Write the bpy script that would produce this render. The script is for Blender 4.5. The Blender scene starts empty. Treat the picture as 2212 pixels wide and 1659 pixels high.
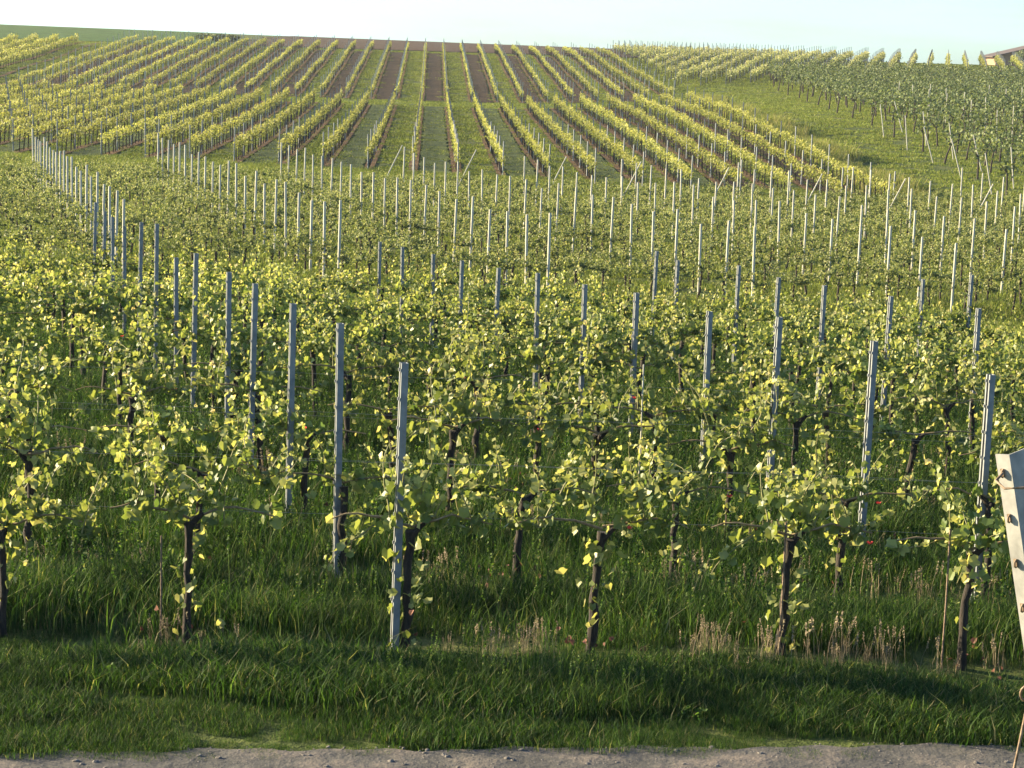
import bpy, math, random
import numpy as np
from mathutils import Matrix, Vector
PI = math.pi
S = bpy.context.scene
COL = S.collection

# ------------------------------------------------------------------ camera
FOC, PITCH, ROLL, EYE = 4728.0 / 2212.0, math.radians(8.53), math.radians(2.0), 4.2
cam_d = bpy.data.cameras.new('camera'); cam = bpy.data.objects.new('camera', cam_d); COL.objects.link(cam)
cam_d.sensor_width = 36.0; cam_d.lens = 36.0 * FOC; cam_d.clip_start = 0.1; cam_d.clip_end = 6000
cam.matrix_world = Matrix.Translation((0, 0, EYE)) @ Matrix.Rotation(PI / 2 - PITCH, 4, 'X') @ Matrix.Rotation(ROLL, 4, 'Z')
S.camera = cam

# ------------------------------------------------------------------ light
SUN_EL, SUN_AZ = math.radians(16.5), math.radians(-73.0)      # azimuth from +Y, clockwise: left and a little ahead
HAZE = 0.00016
VEIL = (1.0, 2.3, 3.1)
w = bpy.data.worlds.new('World'); S.world = w; w.use_nodes = True
nt = w.node_tree; nt.nodes.clear()
sky = nt.nodes.new('ShaderNodeTexSky'); sky.sky_type = 'NISHITA'; sky.sun_disc = False
sky.sun_elevation = SUN_EL; sky.sun_rotation = SUN_AZ; sky.air_density = 1.0; sky.dust_density = 0.5; sky.ozone_density = 1.5
bg = nt.nodes.new('ShaderNodeBackground'); bg.inputs['Strength'].default_value = 0.057
wo = nt.nodes.new('ShaderNodeOutputWorld')
# thin bright veil of high cloud low in the sky, part of the same sky
tc = nt.nodes.new('ShaderNodeTexCoord'); sx = nt.nodes.new('ShaderNodeSeparateXYZ'); nt.links.new(tc.outputs['Generated'], sx.inputs[0])
def wmath(op, a, b=None):
    n = nt.nodes.new('ShaderNodeMath'); n.operation = op; n.use_clamp = False
    for k, v in enumerate((a, b)):
        if v is None: continue
        if isinstance(v, (int, float)): n.inputs[k].default_value = v
        else: nt.links.new(v, n.inputs[k])
    return n.outputs[0]
el = wmath('MAXIMUM', sx.outputs[2], 0.0)
low = wmath('POWER', wmath('SUBTRACT', 1.0, wmath('MINIMUM', wmath('MULTIPLY', el, 2.2), 1.0)), 2.0)     # 1 at the horizon, 0 above about 27 degrees
mpw = nt.nodes.new('ShaderNodeMapping'); mpw.inputs['Scale'].default_value = (3, 3, 22); nt.links.new(tc.outputs['Generated'], mpw.inputs[0])
cn = nt.nodes.new('ShaderNodeTexNoise'); cn.inputs['Scale'].default_value = 2.4; cn.inputs['Detail'].default_value = 5; nt.links.new(mpw.outputs[0], cn.inputs['Vector'])
left = wmath('ADD', wmath('MULTIPLY', sx.outputs[0], -1.2), .58)                                         # the veil is denser towards the sun
vf = wmath('MULTIPLY', low, wmath('ADD', left, wmath('MULTIPLY', wmath('SUBTRACT', cn.outputs[0], .5), 1.3)))
vl = nt.nodes.new('ShaderNodeVectorMath'); vl.operation = 'SCALE'; vl.inputs[0].default_value = VEIL; nt.links.new(vf, vl.inputs['Scale'])
va = nt.nodes.new('ShaderNodeVectorMath'); va.operation = 'ADD'; wb = nt.nodes.new('ShaderNodeVectorMath'); wb.operation = 'MULTIPLY'; wb.inputs[1].default_value = (.76, .98, 1.25); nt.links.new(sky.outputs[0], wb.inputs[0]); nt.links.new(wb.outputs[0], va.inputs[0]); nt.links.new(vl.outputs[0], va.inputs[1])
nt.links.new(va.outputs[0], bg.inputs[0]); nt.links.new(bg.outputs[0], wo.inputs[0])
sd = bpy.data.lights.new('sun', 'SUN'); sd.energy = 5.0; sd.angle = math.radians(0.6); sd.color = (1.0, 0.84, 0.54)
so = bpy.data.objects.new('sun', sd); COL.objects.link(so)
sv = Vector((math.cos(SUN_EL) * math.sin(SUN_AZ), math.cos(SUN_EL) * math.cos(SUN_AZ), math.sin(SUN_EL)))
so.rotation_euler = sv.to_track_quat('Z', 'Y').to_euler(); so.location = (-30, 10, 30)
S.view_settings.view_transform = 'Standard'; S.view_settings.look = 'None'
S.view_settings.exposure = 1.9; S.view_settings.gamma = 1.0; S.view_settings.use_curve_mapping = False
S.cycles.max_bounces = 8; S.cycles.transparent_max_bounces = 4; S.cycles.diffuse_bounces = 3; S.cycles.transmission_bounces = 4

# ------------------------------------------------------------------ ground height
YK = [-40, -6, 1, 5.2, 7.5, 9.4, 9.9, 12.7, 14.7, 17, 19, 21, 23, 25, 27, 29, 31, 33, 35, 37, 40, 48, 56, 65, 75, 90, 107, 130, 160, 192, 230, 270, 300, 330, 400, 700, 3000]
N0 = [2.6, 2.5, 2.3, 1.35, .75, .15, .08, .1, .12]
ZK = {
 -.30: N0 + [.15, .14, .12, .05, -.05, -.12, -.18, -.25, -.32, -.4, -.5, -.65, -1.15, -1.35, -1.45, -1.55, -1.6, -1.5, -1.2, -.8, -.1, 1.8, 3.9, 4.7, 5.3, 6.6, 6.0, 6.0],
 -.16: N0 + [.13, .12, .10, -.0, -.08, -.15, -.20, -.3, -.4, -.5, -.6, -.8, -1.3, -1.4, -1.5, -1.6, -1.7, -1.5, -1.3, -.8, -.1, 1.9, 4.0, 4.7, 5.3, 6.35, 6.0, 6.0],
 .0: N0 + [.12, .08, .0, -.12, -.25, -.35, -.48, -.58, -.68, -.78, -.86, -1.0, -1.4, -1.85, -1.95, -2.05, -2.2, -1.75, -1.5, -.9, .0, 2.1, 4.2, 4.75, 5.25, 6.0, 5.6, 5.0],
 .12: N0 + [.1, .05, -.05, -.2, -.32, -.45, -.58, -.7, -.8, -.9, -1.0, -1.15, -1.6, -2.0, -2.05, -2.15, -2.3, -2.0, -.95, .5, 1.2, 2.5, 4.3, 4.9, 5.2, 5.9, 5.4, 5.0],
 .23: N0 + [.08, .03, -.08, -.22, -.35, -.5, -.65, -.78, -.9, -1.0, -1.1, -1.3, -1.75, -2.05, -2.1, -2.2, -2.4, -2.15, -1.3, .2, 1.2, 2.4, 4.2, 5.1, 4.2, 4.0, 3.8, 3.8],
}
_YT = np.concatenate([np.arange(-40, 420, .5), np.arange(420, 3001, 20)])
_U = np.linspace(-.34, .34, 69)
def _herm(xs, ys, x):
    xs = np.array(xs, float); ys = np.array(ys, float); h = np.diff(xs); d = np.diff(ys) / h
    m = np.zeros(len(xs)); m[0], m[-1] = d[0], d[-1]
    for i in range(1, len(xs) - 1):
        if d[i - 1] * d[i] > 0: m[i] = (h[i - 1] + h[i]) * 1.5 / ((h[i] + 2 * h[i - 1]) / d[i] / 2 + (h[i - 1] + 2 * h[i]) / d[i - 1] / 2) / 1.5 * 1.0 if True else 0
    i = np.clip(np.searchsorted(xs, x) - 1, 0, len(h) - 1); t = (x - xs[i]) / h[i]
    return (ys[i] * (2 * t**3 - 3 * t**2 + 1) + m[i] * h[i] * (t**3 - 2 * t**2 + t) + ys[i + 1] * (-2 * t**3 + 3 * t**2) + m[i + 1] * h[i] * (t**3 - t**2))
_cols = np.array([_herm(YK, ZK[k], _YT) for k in sorted(ZK)])
_ku = np.array(sorted(ZK))
_T = np.array([[0.0]])
_T = np.stack([np.interp(_U, _ku, _cols[:, j]) for j in range(_cols.shape[1])], 1)
for _ in range(6):
    p = np.pad(_T, ((1, 1), (0, 0)), 'edge'); _T = (p[:-2] + 2 * p[1:-1] + p[2:]) / 4
def H(x, y):
    x = np.asarray(x, float); y = np.asarray(y, float)
    u = np.clip(x / np.maximum(y, 14.0), -.3399, .3399); yc = np.clip(y, -39.9, 2999)
    fu = (u + .34) / .01; iu = np.clip(fu.astype(int), 0, 67); fu = fu - iu
    iy = np.clip(np.searchsorted(_YT, yc) - 1, 0, len(_YT) - 2); fy = (yc - _YT[iy]) / (_YT[iy + 1] - _YT[iy])
    z = (_T[iu, iy] * (1 - fu) * (1 - fy) + _T[iu + 1, iy] * fu * (1 - fy) + _T[iu, iy + 1] * (1 - fu) * fy + _T[iu + 1, iy + 1] * fu * fy)
    amp = .018 * np.clip((y - 12.7) / 2, 0, 1) * np.clip((120 - y) / 60, 0, 1)
    return z + amp * (np.sin(x * 2.1 + y * .7) + np.sin(y * 2.7 - x * .9 + 1.3) + np.sin(x * .8 - y * 1.1 + 4))
def h1(x, y): return float(H(x, y))

# ------------------------------------------------------------------ projection (only to know what the photo can see)
def uv(x, y, z):
    c, s = math.cos(PITCH), math.sin(PITCH); dz = z - EYE
    f = y * c - dz * s; up = y * s + dz * c
    px, py = x / f * 4728, -up / f * 4728
    return 1106 + px * math.cos(ROLL) - py * math.sin(ROLL), 829.5 + px * math.sin(ROLL) + py * math.cos(ROLL)
def seen(x, y, z0, z1, m=0):
    a, b = uv(x, y, z0), uv(x, y, z1)
    return -m < max(a[0], b[0]) and min(a[0], b[0]) < 2212 + m and min(a[1], b[1]) < 1659 and max(a[1], b[1]) > 0

# ------------------------------------------------------------------ mesh helpers
class MB:
    def __init__(s): s.g = []; s.n = 0
    def add(s, v, f, m=0, tint=None, smooth=False):
        v = np.asarray(v, float).reshape(-1, 3); f = np.asarray(f, int)
        if len(v) == 0: return
        t = np.full(len(v), .5) if tint is None else (np.full(len(v), tint) if np.isscalar(tint) else tint)
        s.g.append((v, f + s.n, m, t, smooth)); s.n += len(v)
    def put(s, other, M=None, off=(0, 0, 0), rz=0, sc=(1, 1, 1)):
        c, q = math.cos(rz), math.sin(rz)
        for v, f, m, t, sm in other.g:
            v = v * np.array(sc); v = np.stack([v[:, 0] * c - v[:, 1] * q, v[:, 0] * q + v[:, 1] * c, v[:, 2]], 1) + np.array(off)
            s.g.append((v, f + s.n, m, t, sm))
        s.n += other.n
    def mesh(s, name, mats):
        me = bpy.data.meshes.new(name)
        V = np.concatenate([g[0] for g in s.g]); T = np.concatenate([g[3] for g in s.g])
        loops = np.concatenate([g[1].ravel() for g in s.g])
        cnt = np.concatenate([np.full(len(g[1]), g[1].shape[1]) for g in s.g])
        mi = np.concatenate([np.full(len(g[1]), g[2]) for g in s.g]); sm = np.concatenate([np.full(len(g[1]), g[4]) for g in s.g])
        me.vertices.add(len(V)); me.vertices.foreach_set('co', V.ravel().astype(np.float32))
        me.loops.add(len(loops)); me.loops.foreach_set('vertex_index', loops.astype(np.int32))
        me.polygons.add(len(cnt)); st = np.concatenate([[0], np.cumsum(cnt)[:-1]])
        me.polygons.foreach_set('loop_start', st.astype(np.int32)); me.polygons.foreach_set('loop_total', cnt.astype(np.int32))
        me.polygons.foreach_set('material_index', mi.astype(np.int32)); me.polygons.foreach_set('use_smooth', sm)
        a = me.attributes.new('tint', 'FLOAT', 'POINT'); a.data.foreach_set('value', T.astype(np.float32))
        for m in mats: me.materials.append(m)
        me.update(calc_edges=True); return me
    def obj(s, name, mats, parent=None, loc=None):
        o = bpy.data.objects.new(name, s.mesh(name, mats)); COL.objects.link(o)
        if parent: o.parent = parent
        if loc: o.location = loc
        return o
def tag(o, label=None, cat=None, group=None, kind=None):
    if label: o['label'] = label
    if cat: o['category'] = cat
    if group: o['group'] = group
    if kind: o['kind'] = kind
    return o
def empty(name, loc, rz=0):
    o = bpy.data.objects.new(name, None); COL.objects.link(o); o.location = loc; o.rotation_euler = (0, 0, rz); o.empty_display_size = .2
    return o
def tube(mb, pts, rad, n=6, m=0, tint=.5, cap=True):
    pts = np.asarray(pts, float); k = len(pts); rad = np.full(k, rad) if np.isscalar(rad) else np.asarray(rad)
    d = np.gradient(pts, axis=0); d /= np.linalg.norm(d, axis=1)[:, None] + 1e-9
    ref = np.array([1., 0, 0]) if abs(d[0][0]) < .8 else np.array([0, 1., 0])
    a = np.cross(d, ref); a /= np.linalg.norm(a, axis=1)[:, None] + 1e-9; b = np.cross(d, a)
    th = np.arange(n) * 2 * PI / n
    V = pts[:, None] + rad[:, None, None] * (a[:, None] * np.cos(th)[None, :, None] + b[:, None] * np.sin(th)[None, :, None])
    i = np.arange(k - 1)[:, None] * n; j = np.arange(n)[None]; j2 = (j + 1) % n
    mb.add(V.reshape(-1, 3), np.stack([i + j, i + j2, i + n + j2, i + n + j], -1).reshape(-1, 4), m, tint, True)
    if cap: mb.add(V[-1], [list(range(n))], m, tint)
def box(mb, c, sz, m=0, rot=None, tint=.5):
    v = np.array([[x, y, z] for x in (-.5, .5) for y in (-.5, .5) for z in (-.5, .5)]) * sz
    if rot is not None: v = v @ np.array(rot).T
    mb.add(v + np.array(c), [[0, 1, 3, 2], [4, 6, 7, 5], [0, 4, 5, 1], [2, 3, 7, 6], [0, 2, 6, 4], [1, 5, 7, 3]], m, tint)

# ------------------------------------------------------------------ materials
def mat(name):
    m = bpy.data.materials.new(name); m.use_nodes = True; t = m.node_tree; b = t.nodes['Principled BSDF']; return m, t, b
def noise(t, scale, detail=4, vec=None, rough=.55):
    n = t.nodes.new('ShaderNodeTexNoise'); n.inputs['Scale'].default_value = scale; n.inputs['Detail'].default_value = detail; n.inputs['Roughness'].default_value = rough
    if vec is not None: t.links.new(vec, n.inputs['Vector'])
    return n
def ramp(t, src, stops):
    r = t.nodes.new('ShaderNodeValToRGB'); e = r.color_ramp.elements
    while len(e) < len(stops): e.new(.5)
    for k, (p, c) in enumerate(stops): e[k].position = p; e[k].color = (*c, 1)
    t.links.new(src, r.inputs[0]); return r
def pos(t, scale=None):
    g = t.nodes.new('ShaderNodeNewGeometry')
    if scale is None: return g.outputs['Position']
    mp = t.nodes.new('ShaderNodeMapping'); mp.inputs['Scale'].default_value = scale; t.links.new(g.outputs['Position'], mp.inputs[0]); return mp.outputs[0]
def mixc(t, a, b, fac, mode='MIX'):
    m = t.nodes.new('ShaderNodeMix'); m.data_type = 'RGBA'; m.blend_type = mode
    for s, k in ((a, 6), (b, 7)):
        if isinstance(s, tuple): m.inputs[k].default_value = (*s, 1)
        else: t.links.new(s, m.inputs[k])
    if isinstance(fac, float): m.inputs[0].default_value = fac
    else: t.links.new(fac, m.inputs[0])
    return m.outputs[2]
def bump(t, b, src, strength, dist):
    n = t.nodes.new('ShaderNodeBump'); n.inputs['Strength'].default_value = strength; n.inputs['Distance'].default_value = dist
    t.links.new(src, n.inputs['Height']); t.links.new(n.outputs[0], b.inputs['Normal'])
def leafmat(name, stops, trans=.4, tmul=(1.5, 1.5, .8), rough=.45, vary=.25, spec=.4):
    m, t, b = mat(name)
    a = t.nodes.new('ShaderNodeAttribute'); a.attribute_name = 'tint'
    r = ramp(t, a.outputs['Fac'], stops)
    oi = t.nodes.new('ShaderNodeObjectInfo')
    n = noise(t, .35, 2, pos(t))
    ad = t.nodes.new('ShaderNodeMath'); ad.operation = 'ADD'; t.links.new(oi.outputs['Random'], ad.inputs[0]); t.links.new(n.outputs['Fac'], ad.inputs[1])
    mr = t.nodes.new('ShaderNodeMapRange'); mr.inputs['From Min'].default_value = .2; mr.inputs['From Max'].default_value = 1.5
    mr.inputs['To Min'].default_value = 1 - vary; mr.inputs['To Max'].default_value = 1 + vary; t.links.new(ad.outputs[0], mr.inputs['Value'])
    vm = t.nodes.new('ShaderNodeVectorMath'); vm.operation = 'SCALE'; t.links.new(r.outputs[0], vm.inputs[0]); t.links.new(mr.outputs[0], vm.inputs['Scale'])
    t.links.new(vm.outputs[0], b.inputs['Base Color']); b.inputs['Roughness'].default_value = rough; b.inputs['Specular IOR Level'].default_value = spec
    tr = t.nodes.new('ShaderNodeBsdfTranslucent'); vm2 = t.nodes.new('ShaderNodeVectorMath'); vm2.operation = 'MULTIPLY'; vm2.inputs[1].default_value = tmul
    t.links.new(vm.outputs[0], vm2.inputs[0]); t.links.new(vm2.outputs[0], tr.inputs[0])
    mx = t.nodes.new('ShaderNodeMixShader'); mx.inputs[0].default_value = trans
    t.links.new(b.outputs[0], mx.inputs[1]); t.links.new(tr.outputs[0], mx.inputs[2]); t.links.new(mx.outputs[0], t.nodes['Material Output'].inputs[0])
    return m
M = {}
M['leaf'] = leafmat('vine_leaf', [(0, (.07, .112, .032)), (.4, (.192, .225, .062)), (.85, (.44, .42, .175)), (1, (.46, .37, .20))], trans=.45, tmul=(1.48, 1.42, .80))
M['leaf_far'] = leafmat('vine_leaf_slope', [(0, (.09, .115, .033)), (.5, (.21, .22, .06)), (1, (.42, .39, .13))], trans=.35, rough=.6, spec=.12)
M['leaf_dark'] = leafmat('vine_leaf_grey', [(0, (.04, .06, .026)), (.5, (.08, .11, .042)), (1, (.22, .24, .11))], trans=.3, rough=.6, spec=.15)
M['leaf_mid'] = leafmat('vine_leaf_middle', [(0, (.065, .095, .035)), (.45, (.185, .205, .075)), (.9, (.42, .40, .18)), (1, (.34, .28, .13))], trans=.35, tmul=(1.3, 1.3, .8), rough=.55, spec=.2)
M['meadow'] = leafmat('meadow_blade', [(0, (.055, .085, .018)), (.5, (.165, .195, .045)), (.9, (.36, .36, .10)), (1, (.32, .28, .12))], trans=.3, tmul=(1.3, 1.4, .7), rough=.7, vary=.3, spec=.08)
M['grass'] = leafmat('grass_blade', [(0, (.013, .032, .010)), (.5, (.036, .072, .018)), (.9, (.13, .185, .05)), (1, (.22, .20, .10))], trans=.4, tmul=(1.3, 1.5, .6), rough=.6, vary=.3, spec=.12)
M['dry'] = leafmat('dry_grass', [(0, (.14, .11, .06)), (.5, (.28, .22, .13)), (1, (.42, .34, .22))], trans=.3, tmul=(1, 1, 1), rough=.7)
M['litter'] = leafmat('dead_leaf', [(0, (.10, .035, .02)), (1, (.22, .09, .05))], trans=.2, tmul=(1, 1, 1), rough=.7)
M['poppy'] = leafmat('poppy_petal', [(0, (.55, .04, .03)), (1, (.75, .10, .07))], trans=.4, tmul=(1, .8, .8))
def bark():
    m, t, b = mat('vine_bark'); n = noise(t, 1, 6, pos(t, (60, 60, 9)), .7)
    t.links.new(ramp(t, n.outputs['Fac'], [(.3, (.012, .009, .007)), (.55, (.035, .025, .018)), (.75, (.075, .057, .042))]).outputs[0], b.inputs['Base Color'])
    b.inputs['Roughness'].default_value = .9; bump(t, b, n.outputs['Fac'], .9, .02); return m
M['bark'] = bark()
def simple(name, c1, c2, sc, rough=.7, metal=0, bs=.3, bd=.01, vs=None):
    m, t, b = mat(name); n = noise(t, sc, 5, pos(t, vs) if vs else pos(t))
    t.links.new(ramp(t, n.outputs['Fac'], [(.3, c1), (.7, c2)]).outputs[0], b.inputs['Base Color'])
    b.inputs['Roughness'].default_value = rough; b.inputs['Metallic'].default_value = metal; bump(t, b, n.outputs['Fac'], bs, bd); return m
M['steel'] = simple('galvanised_steel', (.15, .16, .165), (.26, .27, .27), 14, .6, 0, .1, .002)
M['steel_pale'] = simple('weathered_steel', (.17, .165, .155), (.36, .345, .32), 16, .65, 0, .1, .002)
M['rust'] = simple('rusty_wire', (.12, .07, .04), (.30, .22, .15), 60, .7, .3)
M['wood'] = simple('pale_post', (.36, .34, .28), (.60, .56, .47), 9, .8, 0, .2, .005, (3, 3, .6))
M['cane'] = simple('vine_cane', (.16, .10, .05), (.30, .22, .11), 30, .7)
M['shoot'] = simple('vine_shoot', (.13, .15, .04), (.24, .20, .08), 30, .6)
def ground():
    m, t, b = mat('grassy_ground'); p = pos(t)
    n1 = noise(t, .25, 4, p); n2 = noise(t, 5, 6, p, .7); n3 = noise(t, 1.3, 3, p)
    c = ramp(t, n2.outputs['Fac'], [(.3, (.04, .055, .016)), (.5, (.085, .11, .032)), (.68, (.15, .165, .05))]).outputs[0]
    c2 = ramp(t, n2.outputs['Fac'], [(.3, (.09, .10, .035)), (.7, (.20, .20, .07))]).outputs[0]
    f = ramp(t, n1.outputs['Fac'], [(.48, (0, 0, 0)), (.68, (1, 1, 1))]).outputs[0]
    c = mixc(t, c, c2, f)
    t.links.new(c, b.inputs['Base Color']); b.inputs['Roughness'].default_value = .95; b.inputs['Specular IOR Level'].default_value = .1
    ad = t.nodes.new('ShaderNodeMath'); ad.operation = 'ADD'; t.links.new(n2.outputs['Fac'], ad.inputs[0]); t.links.new(n3.outputs['Fac'], ad.inputs[1])
    bump(t, b, ad.outputs[0], 1, .12); return m
M['ground'] = ground()
def soil(name, c1, c2, c3):
    m, t, b = mat(name); p = pos(t); n = noise(t, 4, 8, p, .75); n2 = noise(t, .5, 3, p)
    c = ramp(t, n.outputs['Fac'], [(.3, c1), (.5, c2), (.72, c3)]).outputs[0]
    c = mixc(t, c, ramp(t, n2.outputs['Fac'], [(.3, (.6, .6, .6)), (.7, (1.15, 1.1, 1.0))]).outputs[0], 1.0, 'MULTIPLY')
    t.links.new(c, b.inputs['Base Color']); b.inputs['Roughness'].default_value = .95; b.inputs['Specular IOR Level'].default_value = .1
    bump(t, b, n.outputs['Fac'], 1, .18); return m
M['plough'] = soil('ploughed_soil', (.035, .024, .016), (.072, .05, .034), (.12, .085, .06))
M['field'] = soil('brown_field', (.07, .045, .03), (.10, .066, .045), (.14, .095, .068))
M['bare'] = soil('bare_strip', (.09, .055, .03), (.17, .105, .06), (.24, .17, .09))
M['mown'] = soil('mown_strip', (.05, .08, .025), (.10, .13, .045), (.17, .18, .08))
M['crop'] = soil('green_crop', (.05, .10, .025), (.075, .14, .035), (.10, .17, .045))
def gravel():
    m, t, b = mat('gravel_path'); p = pos(t); n = noise(t, 2.2, 6, p, .7); v = t.nodes.new('ShaderNodeTexVoronoi'); v.inputs['Scale'].default_value = 70; t.links.new(p, v.inputs['Vector'])
    c = ramp(t, n.outputs['Fac'], [(.3, (.045, .043, .040)), (.5, (.085, .079, .070)), (.68, (.19, .155, .125))]).outputs[0]
    c = mixc(t, c, ramp(t, v.outputs['Color'], [(.0, (.7, .7, .7)), (1, (1.25, 1.2, 1.15))]).outputs[0], 1.0, 'MULTIPLY')
    t.links.new(c, b.inputs['Base Color']); b.inputs['Roughness'].default_value = .9
    bump(t, b, n.outputs['Fac'], .8, .05); return m
M['gravel'] = gravel()
M['stone'] = simple('path_stone', (.10, .085, .07), (.24, .21, .18), 20, .85)
M['wall'] = simple('house_plaster', (.26, .155, .095), (.31, .19, .12), 3, .9)
M['roof'] = simple('roof_tile', (.07, .05, .045), (.13, .09, .08), 6, .8)
M['glass'] = simple('window_glass', (.03, .035, .04), (.05, .055, .06), 2, .15)

# ------------------------------------------------------------------ ground sheets
def levels(segs):
    out = []
    for a, b, s in segs: out += list(np.arange(a, b - 1e-6, s))
    return out + [segs[-1][1]]
def sheet(name, xs, ys, m, off=0.0, smooth=True):
    X, Y = np.meshgrid(xs, ys); Z = H(X, Y) + off; nx, ny = len(xs), len(ys)
    i = np.arange(ny - 1)[:, None] * nx + np.arange(nx - 1)[None]
    mb = MB(); mb.add(np.stack([X, Y, Z], -1).reshape(-1, 3), np.stack([i, i + 1, i + nx + 1, i + nx], -1).reshape(-1, 4), 0, .5, smooth)
    return mb.obj(name, [m])
xp = levels([(0, 26, .5), (26, 70, 1.5), (70, 160, 5), (160, 1400, 155)])
xs = [-v for v in xp[::-1][:-1]] + xp
ys = levels([(-38, 13, .75), (13, 46, .4), (46, 120, 1), (120, 420, 2.5), (420, 2900, 248)])
tag(sheet('ground', xs, ys, M['ground']), 'gently rolling grassy ground under the vineyard', kind='structure')
def strips(name, lst, m, off, step=1.0, n=3):
    """lst: (fx, y0, y1, half width): ribbons draped on the ground"""
    mb = MB(); rg = np.random.default_rng(5)
    for fx, y0, y1, hw in lst:
        ys = np.arange(y0, y1 + step, step); k = len(ys); q = np.linspace(-1, 1, n)
        X = fx(ys)[:, None] + q[None] * hw * (1 + rg.normal(0, .07, (k, 1))); Y = np.repeat(ys[:, None], n, 1)
        V = np.stack([X, Y, H(X, Y) + off], -1).reshape(-1, 3)
        i = np.arange(k - 1)[:, None] * n + np.arange(n - 1)[None]
        mb.add(V, np.stack([i, i + 1, i + n + 1, i + n], -1).reshape(-1, 4), 0, .5, True)
    return mb.obj(name, [m])
def pedge(x): return 12.57 + .13 * np.clip(x, -9, 9) + .018 * np.sin(x * 3.1) + .02 * np.sin(x * 7.3 + 1) + .02 * np.sin(x * 17)
xa = np.concatenate([np.arange(-40, -8, .5), np.arange(-8, 8, .06), np.arange(8, 40.1, .5)]); q_ = np.linspace(0, 1, 16)
Xp = np.repeat(xa[None], 16, 0); Yp = 9.9 + (pedge(Xp) - 9.9) * q_[:, None]; mb = MB(); ii = np.arange(15)[:, None] * len(xa) + np.arange(len(xa) - 1)[None]
mb.add(np.stack([Xp, Yp, H(Xp, Yp) + .02], -1).reshape(-1, 3), np.stack([ii, ii + 1, ii + len(xa) + 1, ii + len(xa)], -1).reshape(-1, 4), 0, .5, True); po = mb.obj('path', [M['gravel']])
tag(po, 'grey gravel track along the foot of the vineyard', kind='structure')

# hill layout: vine rows run up the slope along X = -0.0416 Y + c
def cj(j): return -.75 + 2.2 * j
def hx(c): return lambda y: -.0416 * y + c
def yend(c): return 107 - (.42 if c > 4.45 else .06) * (c - 4.45)
YM0, YM1, YT = 183.0, 192.5, 271.0
JM = range(-16, 11)
plo = [(hx(cj(j) + 1.1), YM1 + .5, YT - 4, .72) for j in JM if j % 2 == 0 and j < 10]
plo += [(hx(cj(j) + 1.1), yend(cj(j)) + 3, YM0 - 1, .6) for j in (7, 9)]
tag(strips('ploughed_soil', plo, M['plough'], .05), 'dark ploughed strips between alternate vine rows', kind='structure')
mow = [(hx(cj(j) + 1.1), yend(cj(j)), YM0, .75) for j in JM if j % 2 == 0 and j < 7]
tag(strips('mown_grass', mow, M['mown'], .05), 'paler mown strips between the lower vine rows', kind='structure')
bar = [(hx(cj(j)), a, b, .24) for j in range(-24, 11) for a, b in ((yend(cj(j)), YM0), (YM1, YT))]
tag(strips('bare_soil', bar, M['bare'], .06), 'bare reddish soil under the vine rows on the slope', kind='structure')
fl = strips('ploughed_field', [(lambda y: -.0416 * y + 4 + 0 * y, 280, 400, 30)], M['field'], .07, 3, 21)
tag(fl, 'brown ploughed field on the hilltop', kind='structure')
gf = strips('green_field', [(lambda y: -.1336 * y - 62, 276, 420, 62)], M['crop'], .07, 3, 31)
tag(gf, 'smooth green field on the hilltop at left', kind='structure')

# ------------------------------------------------------------------ leaves
LEAF_O = np.array([(0, -.20), (.30, -.40), (.50, -.12), (.47, .12), (.56, .36), (.36, .46), (0, .68), (-.36, .46), (-.56, .36), (-.47, .12), (-.50, -.12), (-.30, -.40)])
def frames(n, rg, up=.5, side=.45):
    """random orthonormal frames with normals biased upwards"""
    N = rg.normal(0, 1, (n, 3)); N /= np.linalg.norm(N, axis=1)[:, None]; N[:, 2] = np.abs(N[:, 2]) ; N = N * [1, 1, .8] + np.array([-side, -side * .35, up * .5])
    N /= np.linalg.norm(N, axis=1)[:, None]
    A = rg.normal(0, 1, (n, 3)); A[:, 2] -= .8; A -= (A * N).sum(1)[:, None] * N; A /= np.linalg.norm(A, axis=1)[:, None]
    return np.cross(A, N), A, N
def leaves_hi(mb, P, size, rg, tint, m=0):
    n = len(P); X, A, N = frames(n, rg, .35); k = len(LEAF_O)
    o = LEAF_O[None] * (1 + rg.normal(0, .08, (n, k, 1))); fold = rg.uniform(.1, .8, (n, 1)); drp = rg.uniform(-.1, .5, (n, 1))
    z = np.abs(o[:, :, 0]) * fold - (o[:, :, 1] + .2) ** 2 * drp
    V = P[:, None] + size[:, None, None] * (X[:, None] * o[:, :, :1] + A[:, None] * o[:, :, 1:2] + N[:, None] * z[..., None])
    C = P + size[:, None] * A * .05
    V = np.concatenate([C[:, None], V], 1); b = np.arange(n)[:, None, None] * (k + 1)
    q = np.arange(k); F = b + np.stack([np.zeros(k, int), q + 1, (q + 1) % k + 1], 1)[None]
    mb.add(V.reshape(-1, 3), F.reshape(-1, 3), m, np.repeat(tint, k + 1))
def leaves_lo(mb, P, size, rg, tint, m=0, up=.4):
    """six-cornered folded leaves"""
    n = len(P); X, A, N = frames(n, rg, up)
    o = np.array([(0, -.3, 0), (.48, -.1, .2), (.4, .35, .12), (0, .65, -.12), (-.4, .35, .12), (-.48, -.1, .2)])
    s = size[:, None, None]
    V = P[:, None] + s * (X[:, None] * o[None, :, :1] + A[:, None] * o[None, :, 1:2] + N[:, None] * o[None, :, 2:])
    b = np.arange(n)[:, None, None] * 6
    mb.add(V.reshape(-1, 3), (b + np.array([[0, 1, 2, 3], [0, 3, 4, 5]])[None]).reshape(-1, 4), m, np.repeat(tint, 6))
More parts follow.
